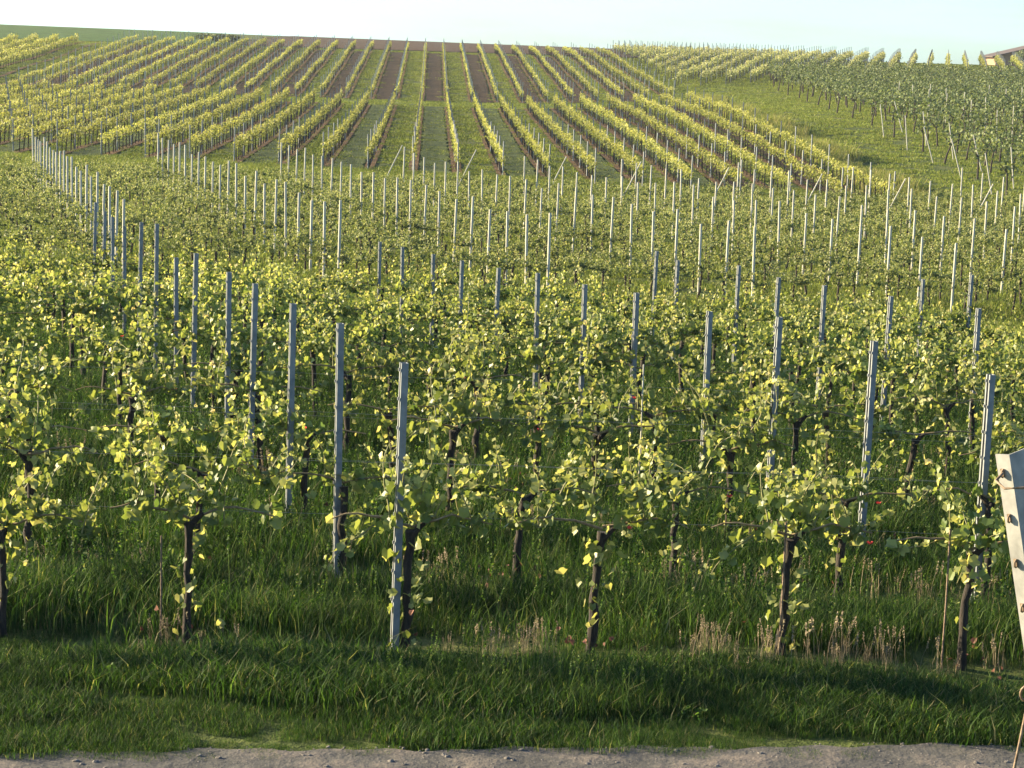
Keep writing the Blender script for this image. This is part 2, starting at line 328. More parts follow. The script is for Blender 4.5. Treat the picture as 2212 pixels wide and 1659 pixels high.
def leaves_q(mb, P, size, rg, tint, m=0, up=.4):
    n = len(P); X, A, N = frames(n, rg, up); s = size[:, None, None]
    o = np.array([(0, -.5, 0), (.45, .05, .0), (0, .5, 0), (-.45, .05, 0)])
    V = P[:, None] + s * (X[:, None] * o[None, :, :1] + A[:, None] * o[None, :, 1:2])
    mb.add(V.reshape(-1, 3), np.arange(n * 4).reshape(-1, 4), m, np.repeat(tint, 4))

# ------------------------------------------------------------------ a grapevine: trunk, canes, foliage
def shoots(rg, span, nsh, zc, lmin, lmax):
    """growing shoots along the canes: list of polylines"""
    out = []
    for i in range(nsh):
        x = rg.uniform(-span, span); z = zc + .06 * math.cos(x / span * 2) + rg.normal(0, .03)
        L = rg.uniform(lmin, lmax) * (1.15 if abs(x) < .3 else 1)
        d = np.array([rg.normal(0, .38), rg.normal(0, .28), 1.0]); 
        if rg.random() < .30: d = np.array([rg.normal(0, 1), rg.normal(0, .8), rg.uniform(-.6, .3)]); L *= .75
        p = np.array([x, rg.normal(0, .03), z]); pts = [p.copy()]; k = max(3, int(L / .07))
        for q in range(k):
            d = d / np.linalg.norm(d); p = p + d * .07; d = d + rg.normal(0, .16, 3); d[2] -= .02 * q * .5; pts.append(p.copy())
        out.append(np.array(pts))
    return out
def vine_parts(seed, hi, span=.62, nsh=15, zc=.92, lmin=.3, lmax=.75, trunk_lean=0):
    rg = np.random.default_rng(seed)
    tr = MB(); k = 9 if hi else 5; zz = np.linspace(-.08, zc - .02, k)
    xx = np.cumsum(rg.normal(0, .013 if hi else .02, k)) + trunk_lean * (zz / zc) ; xx -= 0 ; yy = np.cumsum(rg.normal(0, .012, k)); xx[0] = 0; yy[0] = 0
    rr = np.linspace(.033, .024, k) * rg.uniform(.85, 1.25, k); rr[-1] *= 1.25
    tube(tr, np.stack([xx, yy, zz], 1), rr, 9 if hi else 5)
    if hi:  # knobs of the head
        for s in (1,):
            tube(tr, [(xx[-1], yy[-1], zc - .08), (xx[-1] + s * .05, 0, zc - .01), (xx[-1] + s * .10, 0, zc + .03)], [.026, .022, .012], 7)
    hx0 = xx[-1]
    cn = MB()
    for s in (-1, 1):
        x = np.linspace(0, span * rg.uniform(.85, 1.05), 7); z = zc + .09 * np.sin(np.minimum(x / .62, 1) * 2.6) - .05 * x + rg.normal(0, .008, 7)
        tube(cn, np.stack([hx0 + s * x, rg.normal(0, .01, 7), z], 1), np.linspace(.010, .005, 7), 5 if hi else 3, 0)
    sh = shoots(rg, span, nsh, zc, lmin, lmax)
    P, Sz, T = [], [], []
    for pl in sh:
        pl[:, 0] += hx0 * .5
        if hi: tube(cn, pl, np.linspace(.006, .0025, len(pl)), 4, 1)
        n = len(pl)
        for q in range(n):
            f = q / (n - 1); reps = (4 if q == 0 else 3 if rg.random() < .5 else 2)
            for _ in range(reps):
                off = rg.normal(0, .036, 3); off[2] = abs(off[2]) * .5 - .01
                if q == n - 1: off *= .4
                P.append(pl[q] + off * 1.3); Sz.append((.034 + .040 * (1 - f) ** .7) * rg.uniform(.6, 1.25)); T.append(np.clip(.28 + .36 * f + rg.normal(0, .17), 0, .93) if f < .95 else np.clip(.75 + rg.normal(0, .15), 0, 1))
    # leaves sprouting low on the trunk
    for _ in range(20):
        P.append(np.array([xx[-1] + rg.normal(0, .10), rg.normal(0, .08), zc + rg.normal(-.08, .09)])); Sz.append(rg.uniform(.035, .085)); T.append(rg.uniform(.2, .9))
    if rg.random() < .85:
        z0 = rg.uniform(.3, .6); 
        for _ in range(rg.integers(16, 40)):
            P.append(np.array([rg.normal(0, .07), rg.normal(0, .06), z0 + rg.normal(0, .17)])); Sz.append(rg.uniform(.03, .065)); T.append(rg.uniform(.2, .9))
    P = np.array(P); Sz = np.array(Sz); T = np.array(T); fo = MB()
    if not hi and nsh < 13:
        leaves_lo(fo, P, Sz * 1.15, rg, T)
    elif hi: leaves_hi(fo, P, Sz * 1.0, rg, T)
    else: leaves_lo(fo, P, Sz * 1.12, rg, T)
    return tr, cn, fo
HI = []
for sd_ in range(9):
    tr, cn, fo = vine_parts(100 + sd_, True, nsh=[9, 11, 8, 11, 10, 12, 10, 9, 11][sd_], lmin=.12, lmax=.52 + .08 * (sd_ % 4), zc=.82)
    HI.append((tr.mesh('trunk', [M['bark']]), cn.mesh('cane', [M['cane'], M['shoot']]), fo.mesh('foliage', [M['leaf']])))
MID = []
for sd_ in range(8):
    tr, cn, fo = vine_parts(200 + sd_, False, nsh=16, lmin=.18, lmax=.60)
    MID.append((tr.mesh('trunk', [M['bark']]), cn.mesh('cane', [M['cane']]), fo.mesh('foliage', [M['leaf']])))
LOMB = []; LO = []
for sd_ in range(8):
    tr, cn, fo = vine_parts(300 + sd_, False, nsh=12, zc=.78, lmin=.14, lmax=.48)
    a = MB(); a.put(tr)
    for g in fo.g: a.g.append((g[0], g[1] + a.n, 1, g[3], g[4]))
    a.n += fo.n; LOMB.append(a); LO.append((tr.mesh('trunk', [M['bark']]), None, fo.mesh('foliage', [M['leaf_mid']])))

ORD = ['first', 'second', 'third', 'fourth', 'fifth', 'sixth', 'seventh', 'eighth', 'ninth', 'tenth', 'eleventh', 'twelfth', 'thirteenth', 'fourteenth', 'fifteenth', 'sixteenth', 'seventeenth', 'eighteenth', 'nineteenth']
TENS = {20: 'twent', 30: 'thirt', 40: 'fort', 50: 'fift', 60: 'sixt', 70: 'sevent', 80: 'eight', 90: 'ninet'}
def ordn(n):
    if n < 20: return ORD[n - 1]
    t = n // 10 * 10
    return TENS[t] + 'ieth' if n == t else TENS[t] + 'y-' + ORD[n - t - 1]

def put_vine(kind, x, y, i, rz, sc, label):
    t = empty('grapevine', (x, y, h1(x, y) - .01), rz); t.scale = (1, 1, sc)
    A = HI[i % 9] if kind == 'hi' else (MID[i % 8] if kind == 'mid' else LO[i % 8])
    for nm, me in zip(('trunk', 'cane', 'foliage'), A):
        if me is None: continue
        o = bpy.data.objects.new(nm, me); COL.objects.link(o); o.parent = t
    return tag(t, label, 'grapevine', 'grapevines of the middle block' if kind == 'lo' else 'grapevines of the front block')
rnd = random.Random(11)
rest = MB(); nv = 0
# front block: 13 rows parallel to the path
ROW1X = [-4.62, -3.42, -2.21, -.66, .62, 1.94, 3.16, 4.4]
B1 = []
for n in range(1, 14):
    Y = 14.7 + 2 * (n - 1); hw = .25 * Y + 1.9
    ph = -.75 - .56 * (n - 1)
    if n == 1: xsr = ROW1X
    else: xsr = [ph + .09 + 1.25 * q + rnd.uniform(-.06, .06) for q in range(-22, 30)]
    vis = [(x, Y + rnd.uniform(-.04, .04)) for x in xsr if -hw < x < hw]
    B1.append((n, Y, vis))
for n, Y, vis in B1:
    k = 0
    for x, y in vis:
        i = rnd.randrange(72); rz = rnd.choice((0, PI)) + rnd.uniform(-.06, .06); sc = rnd.uniform(.9, 1.12)
        if n > 1 and rnd.random() < .02: continue
        z = h1(x, y)
        if seen(x, y, z, z + 1.5, 60):
            k += 1
            vis_s = 'leafy grapevine in the %s row from the gravel track, %s from the left' % (ordn(n), ordn(k))
            put_vine('hi' if n <= 5 else 'mid', x, y, i, rz, sc, vis_s); nv += 1
        else: rest.put(LOMB[i % 8], off=(x, y, z), rz=rz)
# middle block: 19 rows
NB2 = 22
def yb2(n, x): return 53.5 + 2 * (n - 1) + .2 * x
for n in range(1, NB2 + 1):
    k = 0
    for q in range(-45, 45):
        Y0 = 53.5 + 2 * (n - 1); x = 4.9 - .275 * Y0 + .1 + 1.25 * q + rnd.uniform(-.07, .07); y = yb2(n, x)
        if abs(x) > .25 * y + 2.5 or rnd.random() < .03: continue
        z = h1(x, y); i = rnd.randrange(72); rz = rnd.choice((0, PI)) + .2; sc = rnd.uniform(.88, 1.12)
        if seen(x, y, z, z + 1.5, 10) and nv < 300:
            k += 1; nv += 1
            put_vine('lo', x, y, i, rz, sc, 'grapevine in the %s row of the pale-posted middle block, %s from the left' % (ordn(n), ordn(k)))
        else: rest.put(LOMB[i % 8], off=(x, y, z - .01), rz=rz, sc=(1, 1, sc))
tag(rest.obj('grapevine', [M['bark'], M['leaf_mid']]), 'remaining far grapevines filling the back of the middle block', 'grapevine', kind='stuff')

# ------------------------------------------------------------------ posts
def steel_profile(hgt, w_=.048, d=.062, t=.004, holes=True):
    """channel rolled from sheet, open to the left, with small wire hooks"""
    mb = MB(); z0, z1 = -.3, hgt
    # outline of the channel cross-section (thin walls)
    P = [(-w_ / 2, d / 2 - .017), (-w_ / 2, d / 2), (w_ / 2, d / 2), (w_ / 2, -d / 2), (-w_ / 2, -d / 2), (-w_ / 2, -d / 2 + .017)]
    Q = [(-w_ / 2 + t, d / 2 - .017), (-w_ / 2 + t, d / 2 - t), (w_ / 2 - t, d / 2 - t), (w_ / 2 - t, -d / 2 + t), (-w_ / 2 + t, -d / 2 + t), (-w_ / 2 + t, -d / 2 + .017)]
    ring = P + Q[::-1]; n = len(ring)
    V = [(x, y, z) for z in (z0, z1) for x, y in ring]
    mb.add(V, [[i, (i + 1) % n, (i + 1) % n + n, i + n] for i in range(n)])
    for i in range(5):
        a, b = i, i + 1; mb.add([(*P[a], z1), (*P[b], z1), (*Q[b], z1), (*Q[a], z1)], [[0, 1, 2, 3]])
    hk = MB()
    z = .35
    while z < hgt - .05:
        for s in (-1, 1): box(hk, (-w_ / 2 - .004, s * (d / 2 - .006), z), (.008, .008, .022))
        z += .2
    return mb, hk
sp, hkp = steel_profile(1.0)
POSTM = {}
def steel_post(x, y, hgt, label, group, lean=(0, 0), thick=1.0, detail=True):
    key = ('s', round(hgt, 2), detail)
    if key not in POSTM:
        a, b = steel_profile(hgt); a.put(b); POSTM[key] = a.mesh('trellis_post', [M['steel']])
    z = h1(x, y)
    t = bpy.data.objects.new('trellis_post', POSTM[key]); COL.objects.link(t); t.location = (x, y, z); t.rotation_euler = (lean[0], lean[1], .3); t.scale = (thick, thick, 1)
    return tag(t, label, 'trellis post', group)
L1T = [2.13, 2.10, 2.05, 2.01, 1.90, 1.83, 1.60, 1.88, 1.72, 1.46, 1.42, 1.40, 1.38]
L2T = [1.95, 1.91, 1.87, 1.78, 1.65, 1.55, 1.47, 1.34, 1.23, 1.14, 1.07, .97, .90]
L1X = [-.75, -1.32, -1.91, -2.49, -2.98, -3.64, -4.14, -4.73, -5.3, -5.86, -6.4, -6.95, -7.5]
L2X = [4.25, 3.68, 3.09, 2.51, 2.04, 1.38, .86, .31, -.27, -.81, -1.31, -1.9, -2.42]
np_ = 0
for n in range(1, 14):
    Y = 14.7 + 2 * (n - 1); lst = []
    lst.append((L1X[n - 1], L1T[n - 1])); lst.append((L2X[n - 1], L2T[n - 1]))
    for m_ in range(1, 4):
        x = L2X[n - 1] + 4.75 * m_ + rnd.uniform(-.15, .15); lst.append((x, h1(x, Y) + 1.86 + rnd.uniform(-.08, .08)))
    lst = [(x, zt) for x, zt in lst if seen(x, Y, h1(x, Y), zt, 0)]
    for k, (x, zt) in enumerate(sorted(lst)):
        zt += (0 if n < 3 else rnd.uniform(-.04, .04))
        steel_post(x, Y, round((zt - h1(x, Y)) / .05) * .05, 'grey steel trellis post in the %s row from the gravel track, %s from the left' % (ordn(n), ordn(k + 1)), 'steel posts of the front block', (rnd.uniform(-.015, .015), rnd.uniform(-.012, .018)), 1.0)
        np_ += 1
# pale posts of the middle block
PW = []
for v in range(4):
    a = MB(); hh = [1.9, 2.0, 2.05, 2.15][v]; tube(a, [(0, 0, -.2), (.003, 0, hh * .5), (0, 0, hh)], [.035, .034, .033], 8); PW.append((a, a.mesh('trellis_post', [M['wood']])))
for n in range(1, NB2 + 1):
    k = 0
    for i in range(-1, 9):
        Y0 = 53.5 + 2 * (n - 1)
        x0 = [-.5, 4.9, 10.2, 15.55, 21.0, 26.5, 31.0, 36.5, 42, 47.4][i + 1]; x = (x0 - .275 * Y0) / (1 + .275 * .2); y = yb2(n, x); z = h1(x, y)
        if not seen(x, y, z, z + 2): continue
        k += 1; v = rnd.randrange(4)
        o = bpy.data.objects.new('trellis_post', PW[v][1]); COL.objects.link(o); o.location = (x, y, z); o.rotation_euler = (rnd.uniform(-.02, .02), rnd.uniform(-.015, .02), rnd.uniform(0, 6))
        tag(o, 'pale trellis post in the %s row of the middle block, %s from the left' % (ordn(n), ordn(k)), 'trellis post', 'pale posts of the middle block'); np_ += 1

# ------------------------------------------------------------------ vine rows on the slope
def row_mesh(fx, y0, y1, seed, zlo=.66, zhi=1.32, hw=.07, dens=46, size=.17, trunks=True, fade=0):
    """one trained vine row following the ground: leaves, ragged top shoots and trunks"""
    rg = np.random.default_rng(seed); L = y1 - y0; n = int(L * dens)
    y = rg.uniform(y0, y1, n); bx = fx(y)
    hgt = zlo + (zhi - zlo) * np.clip(.78 + .16 * np.sin(y * 4.9 + seed) + .13 * np.sin(y * 11.3 + 2 * seed) + .14 * np.sin(y * .63 + seed * 5), .3, 1.15)
    low = zlo + .16 * np.sin(y * 5.1 + seed * 1.7) * 1.0
    q = rg.beta(1.3, 1.1, n); z = low + (hgt - low) * q; x = bx + rg.normal(0, 1, n) * hw * (1 - .45 * q)
    keep = rg.random(n) > .12 * (1 + np.sin(y * .9 + seed * 3)); x, y, z, q = x[keep], y[keep], z[keep], q[keep]
    mb = MB(); P = np.stack([x, y, H(x, y) + z], 1)
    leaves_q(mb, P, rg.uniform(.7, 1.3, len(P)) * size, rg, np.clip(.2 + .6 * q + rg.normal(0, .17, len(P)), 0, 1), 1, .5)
    if trunks:
        yt = np.arange(y0 + .4, y1, 1.25) + rg.normal(0, .06, len(np.arange(y0 + .4, y1, 1.25))); xt = fx(yt) + rg.normal(0, .02, len(yt)); zt = H(xt, yt); k = len(yt); r = .024
        lx = rg.normal(0, .05, k)
        V = np.stack([np.stack([xt + a * r + b * lx, yt + c * r, zt + b * (zlo + .3) - (1 - b) * .1], 1) for b in (0, 1) for a, c in ((-1, -1), (1, -1), (1, 1), (-1, 1))], 1)
        F = np.array([[0, 1, 5, 4], [1, 2, 6, 5], [2, 3, 7, 6], [3, 0, 4, 7]]); mb.add(V.reshape(-1, 3), (np.arange(k)[:, None, None] * 8 + F[None]).reshape(-1, 4), 0)
    return mb
hill_posts = []
def add_row(fx, y0, y1, seed, label, group, leaf='leaf_far', **kw):
    mb = row_mesh(fx, y0, y1, seed, **kw); return tag(mb.obj('vine_row', [M['bark'], M[leaf]]), label, 'vine row', group)
js = list(JM)
for j in js:
    c = cj(j); r = ordn(11 - j)
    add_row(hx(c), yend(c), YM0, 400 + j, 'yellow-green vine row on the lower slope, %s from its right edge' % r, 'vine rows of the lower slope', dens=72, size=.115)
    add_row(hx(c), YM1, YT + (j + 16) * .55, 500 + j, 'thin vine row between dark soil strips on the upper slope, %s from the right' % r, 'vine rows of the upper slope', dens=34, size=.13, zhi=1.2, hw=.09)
    for y in np.arange(yend(c) + .2, YM0, 5.5): hill_posts.append((float(hx(c)(y)), float(y), 1.75, j, 'lower'))
    for y in np.arange(YM1 + .2, YT, 4.4): hill_posts.append((float(hx(c)(y)), float(y), 1.85, j, 'upper'))
for q, j in enumerate(range(-18, -25, -1)):
    c = cj(j) - 1.5
    add_row(hx(c), 150 if j < -20 else yend(c) + 10, 262 - q * 1.0, 600 + j, 'vine row at the far left of the slope, %s beyond the grassy gap' % ordn(q + 1), 'vine rows left of the gap', dens=40, size=.17, zhi=1.35)
# right-hand hill, rows converging to the right of centre
rr_ = [c for c in np.arange(-46, 15.5, 2.2)]
for q, c in enumerate(rr_):
    y0 = max((200 + c) / (1 - .1909), (23.8 - c) / .2325); y1 = 306
    if y0 > y1 - 8: continue
    fx = (lambda c: (lambda y: .1909 * y + c))(c)
    add_row(fx, y0, y1, 700 + q, 'vine row on the far right hill crest, %s from its right end' % ordn(len(rr_) - q), 'vine rows of the far right hill', leaf='leaf_far' if c > -1 else 'leaf_mid', dens=40, size=.16, zhi=1.5, hw=.15)
    for y in np.arange(y0, y1, 5.0): hill_posts.append((float(fx(y)), float(y), 2.0, q, 'right'))
# right: older, darker vines on tall trellis, rows running across
EDGE = [(255, 24.5), (235, 24), (215, 23.7), (195, 24.2), (175, 24), (160, 24.2), (145, 24.4), (132, 24.6), (120, 24.6), (108, 24.5)]
EDGE.sort(); eY = [a for a, b in EDGE]; eX = [b for a, b in EDGE]
py = 112.0; q = 0; tall = []
while py < 246:
    xe = float(np.interp(py, eY, eX)) + (2.0 if q % 2 else 0); xr = .262 * py + 4
    if py > 195: xe = max(xe, .098 * py + 3)
    if xr - xe > 3:
        rg = np.random.default_rng(800 + q); L = xr - xe; mb = MB(); trl = []
        d = 80 if py > 160 else 70; n = int(L * d)
        x = rg.uniform(xe, xr, n); cl = np.sin(x * 2.6 + q) * .5 + np.sin(x * 5.3 + q * 2) * .35
        ph_ = ((x - xe - .3) / 2.4 + .5) % 1 - .5; kp = rg.random(n) < np.clip(1.15 - (np.abs(ph_) * 2.4 / .95) ** 2 + .25 * cl, .05 if py < 160 else .3, 1); x = x[kp]; n = len(x)
        y = py + .03 * (x - xe) + rg.normal(0, .38, n); z = 1.1 + rg.beta(1.6, 1.5, n) * .85 - .25 * (rg.random(n) < .2)
        leaves_q(mb, np.stack([x, y, H(x, y) + z], 1), rg.uniform(.7, 1.3, n) * .17, rg, rg.random(n), 1, .3)
        for xt in np.arange(xe + .3, xr, 2.4):
            xt += rg.normal(0, .15); yy = py + .03 * (xt - xe); g = h1(xt, yy); ln = rg.normal(0, .16)
            mt = MB() if q < 16 else mb
            tube(mt, [(xt, yy, g - .1), (xt + ln * .4, yy, g + .6), (xt + ln, yy, g + 1.15), (xt + ln + rg.normal(0, .3), yy, g + 1.5)], [.07, .055, .045, .02], 5, 0)
            if q < 16:
                tube(mt, [(xt + ln, yy, g + 1.15), (xt + ln - rg.uniform(.2, .5), yy, g + 1.6)], [.04, .015], 4, 0); trl.append(mt)
        if trl:
            t = empty('vine_row', (0, 0, 0)); 
            for a in trl: a.obj('trunk', [M['bark']], t)
            mb.obj('foliage', [M['bark'], M['leaf_dark']], t)
        else: t = mb.obj('vine_row', [M['bark'], M['leaf_dark']])
        tag(t, 'row of dark old vines on tall trellis right of the meadow, %s from the front' % ordn(q + 1), 'vine row', 'dark vine rows at right')
        for k_, xt in enumerate(np.arange(xe - .4, xr, 7.5)):
            tall.append((float(xt), py + .03 * (float(xt) - xe), 2.1 + rnd.uniform(-.1, .2), q, k_))
    q += 1; py += 4.2 if py < 160 else 3.4
PT = MB(); tube(PT, [(0, 0, -.2), (0, 0, 2.2)], [.034, .032], 6); PTM = PT.mesh('trellis_post', [M['wood']])
PH = MB(); box(PH, (0, 0, .8), (.055, .055, 2.0)); PHM = PH.mesh('trellis_post', [M['steel']])
farp = MB(); nth = {}
for x, y, hh, q, k_ in tall:
    z = h1(x, y)
    if not seen(x, y, z, z + 2.2): continue
    ln = rnd.uniform(-.05, .05) if k_ else rnd.uniform(-.32, -.12)
    if q > 9 and k_ == 0 or q > 18: continue
    if q <= 11 and k_ < 3:
        o = bpy.data.objects.new('trellis_post', PTM); COL.objects.link(o); o.location = (x, y, z); o.rotation_euler = (rnd.uniform(-.05, .05), ln, 0)
        tag(o, ('leaning cream post at the left end of dark row %s' % ordn(q + 1)) if k_ == 0 else 'cream post in dark row %s from the front, %s from its left end' % (ordn(q + 1), ordn(k_ + 1)), 'trellis post', 'cream posts at right'); np_ += 1
    else: farp.put(PT, off=(x, y, z))
hill_posts.sort(key=lambda p: p[1])
for x, y, hh, j, blk in hill_posts:
    z = h1(x, y)
    if not seen(x, y, z, z + 1.8): continue
    key = (j, blk); nth[key] = nth.get(key, 0) + 1
    if blk == 'lower' and np_ < 300:
        o = bpy.data.objects.new('trellis_post', PHM); COL.objects.link(o); o.location = (x, y, z); o.rotation_euler = (rnd.uniform(-.02, .02), rnd.uniform(-.02, .02), .3)
        tag(o, 'thin grey post in the lower slope row %s from the right, %s up the row' % (ordn(11 - j), ordn(nth[key])), 'trellis post', 'thin posts of the lower slope'); np_ += 1
    else:
        box(farp, (x, y, z + hh / 2), (.06, .06, hh), 1 if blk != 'upper' else 0)
tag(farp.obj('trellis_post', [M['wood'], M['steel']]), 'many tiny trellis posts along the far slope rows', 'trellis post', kind='stuff')

# slanting stay posts along the headland behind the middle block
for k, (px, Y) in enumerate([(-5.6, 98), (-2.3, 98), (1.7, 97), (4.95, 96), (8.7, 95), (12.6, 94), (16.0, 93), (19.5, 92)]):
    z = h1(px - .6, Y); a = MB(); tube(a, [(0, 0, -.1), (.95, 0, 1.95)], [.030, .028], 6)
    o = a.obj('stay_post', [M['wood']], loc=(px - .6, Y, z)); tag(o, 'slanting pale stay post at the foot of the slope rows, %s from the left' % ordn(k + 1), 'stay post', 'slanting stays behind the middle block')

# ------------------------------------------------------------------ near leaning end post and its wire (lower right)
LEAN = math.radians(-12.0)
px_, py_ = 1.60, 5.2
t = empty('end_post', (px_, py_, h1(px_, py_))); t.rotation_euler = (0, LEAN, 0)
hz = (3.29 - h1(px_, py_)) / math.cos(LEAN)
mb = MB(); wd, dp = .115, .042
def chan(mb, x0, x1, y0, y1, z0, z1, tt=.004):
    # closed left flange + front web, open to the back
    box(mb, ((x0 + tt / 2), (y0 + y1) / 2, (z0 + z1) / 2), (tt, y1 - y0, z1 - z0))
    box(mb, ((x0 + x1) / 2 + tt / 2, y0 + tt / 2, (z0 + z1) / 2), (x1 - x0 - tt, tt, z1 - z0))
    box(mb, (x1 + tt / 2 + .001, (y0 + y1) / 2, (z0 + z1) / 2), (tt, y1 - y0, z1 - z0))
chan(mb, 0, wd, -dp / 2, dp / 2, -.3, hz)
pr = mb.obj('profile', [M['steel_pale']], t); 
t.rotation_euler = (0, LEAN, math.radians(0)); pr.rotation_euler = (0, 0, math.radians(40))
for i in range(12):
    hb = MB()
    z = hz - .045 - i * .113
    box(hb, (-.0035, .004, z), (.004, .009, .020)); tube(hb, [(-.004, .0, z + .009), (-.010, .002, z + .003), (-.010, .004, z - .008), (-.005, .004, z - .011)], .0025, 6)
    h_ = hb.obj('hook', [M['rust']], t); h_.rotation_euler = (0, 0, math.radians(40))
tag(t, 'large leaning galvanised end post with wire hooks at the right frame edge', 'end post')
wz = MB()
def P3(x, z, y=py_): return (x, y, z)
pts = [P3(1.135, 3.245, 5.2)] + [P3(1.14 + .02 * k, 3.235 + .006 * math.sin(k * 2.2), 5.14) for k in range(12)]
tube(wz, [(1.185, 5.17, 3.25), (1.165, 5.15, 3.235), (1.18, 5.12, 3.222), (1.22, 5.115, 3.226), (1.30, 5.12, 3.230), (1.42, 5.16, 3.232)], .0035, 6)
for k in range(3):
    th = np.linspace(0, 2 * PI, 12); tube(wz, np.stack([1.245 + .017 * np.cos(th) + .01 * k, 5.11 + 0 * th, 3.232 + .014 * np.sin(th)], 1), .0028, 5)
tag(wz.obj('trellis_wire', [M['rust']]), 'rusty trellis wire tied around the top of the leaning end post', 'wire')
wa = MB()
tube(wa, [(1.252, 4.98, 3.06), (1.250, 5.0, 2.93), (1.249, 5.0, 2.84), (1.243, 5.0, 2.74), (1.225, 5.0, 2.60), (1.205, 5.0, 2.46), (1.18, 5.0, 2.30), (1.13, 5.0, 2.0), (1.04, 5.0, h1(1.04, 5.0) - .05)], .0036, 6)
th = np.linspace(-.4, 5.2, 14); tube(wa, np.stack([1.240 + .016 * np.cos(th), 4.99 + .004 * th, 2.755 + .020 * np.sin(th)], 1), .0034, 6)
th = np.linspace(.5, 5.6, 14); tube(wa, np.stack([1.247 + .011 * np.cos(th), 4.985 + .002 * th, 2.80 + .016 * np.sin(th)], 1), .0032, 6)
for k in range(5): tube(wa, [(1.256, 4.99, 2.86 + .02 * k), (1.244, 4.985, 2.868 + .02 * k), (1.256, 4.98, 2.876 + .02 * k)], .0026, 5)
tag(wa.obj('anchor_wire', [M['rust']]), 'twisted anchor wire hanging from the leaning end post to the ground', 'wire')

# thin stakes beside some vines, and wires of the first rows
def stake(x, y, hh, label):
    a = MB(); tube(a, [(0, 0, -.1), (.004, 0, hh * .5), (0, 0, hh)], .007, 5); o = a.obj('vine_stake', [M['rust'] if hh < 1.2 else M['wood']], loc=(x, y, h1(x, y))); tag(o, label, 'stake', 'thin stakes beside vines')
stake(1.90, 14.63, .95, 'thin rusty stake beside the fifth front vine trunk'); stake(3.02, 14.62, 1.0, 'thin rusty stake beside the rightmost front vine trunk')
stake(1.25, 20.7, 1.35, 'thin pale stake standing among vines of the fourth row'); stake(-2.36, 14.63, .8, 'thin rusty stake beside the leftmost front vine trunk')
for n, Y in ((1, 14.7), (2, 16.7), (3, 18.7)):
    for lv, zz in (('lower', .93), ('middle', 1.3)):
        a = MB(); x = np.arange(-6, 6.6, 1.0); tube(a, np.stack([x, 0 * x + Y + .03, H(x, 0 * x + Y) * .3 + .09 + zz - .01 * np.sin(x * 1.3) ** 2], 1), .0010, 4)
        tag(a.obj('trellis_wire', [M['steel']]), 'thin %s wire strung along the %s vine row' % (lv, ordn(n)), 'wire', 'wires of the front rows')

# ------------------------------------------------------------------ grass, built of tufts scattered by geometry nodes
def tuft_mesh(seed, n, rad, hmin, hmax, wid, bend, m='grass', heads=0, dry=.06):
    rg = np.random.default_rng(seed); r = rad * np.sqrt(rg.random(n)); a = rg.uniform(0, 2 * PI, n); bx, by = r * np.cos(a), r * np.sin(a)
    h_ = rg.uniform(hmin, hmax, n); d = rg.uniform(0, 2 * PI, n); bd = rg.uniform(.2, 1, n) * bend * h_; w2 = rg.uniform(.6, 1.2, n) * wid
    sx, sy = -np.sin(d + rg.normal(0, .6, n)), np.cos(d); T = []
    lv = [(0, 0, 1), (.55, .28, .8), (1.0, 1.0, .12)]
    V = np.zeros((n, 6, 3))
    for q, (fz, fb, fw) in enumerate(lv):
        cx, cy, cz = bx + np.cos(d) * bd * fb, by + np.sin(d) * bd * fb, h_ * fz * (1 - .25 * fb * bend) - .02
        V[:, q * 2] = np.stack([cx - sx * w2 * fw, cy - sy * w2 * fw, cz], 1); V[:, q * 2 + 1] = np.stack([cx + sx * w2 * fw, cy + sy * w2 * fw, cz], 1)
    F = np.arange(n)[:, None, None] * 6 + np.array([[0, 1, 3, 2], [2, 3, 5, 4]])[None]
    tn = np.clip(rg.normal(.45, .2, n), 0, .92); tn[rg.random(n) < dry] = 1.0
    mb = MB(); mb.add(V.reshape(-1, 3), F.reshape(-1, 4), 0, np.repeat(tn, 6))
    if heads:
        for _ in range(heads):
            x, y = rg.normal(0, rad * .6, 2); hh = rg.uniform(.75, 1.25) * hmax; lx, ly = rg.normal(0, .12, 2) * hh
            tube(mb, [(x, y, 0), (x + lx * .4, y + ly * .4, hh * .55), (x + lx, y + ly, hh * .85)], .0018, 3, 0, .8, False)
            k = 26; q = rg.random(k); P = np.stack([x + lx * (1 + .3 * q), y + ly * (1 + .3 * q), hh * (.78 + .34 * q)], 1) + rg.normal(0, .004, (k, 3))
            leaves_q(mb, P, np.full(k, .015), rg, rg.random(k), 0)
    me = mb.mesh('tuft', [M[m]]); return bpy.data.objects.new('tuft', me)
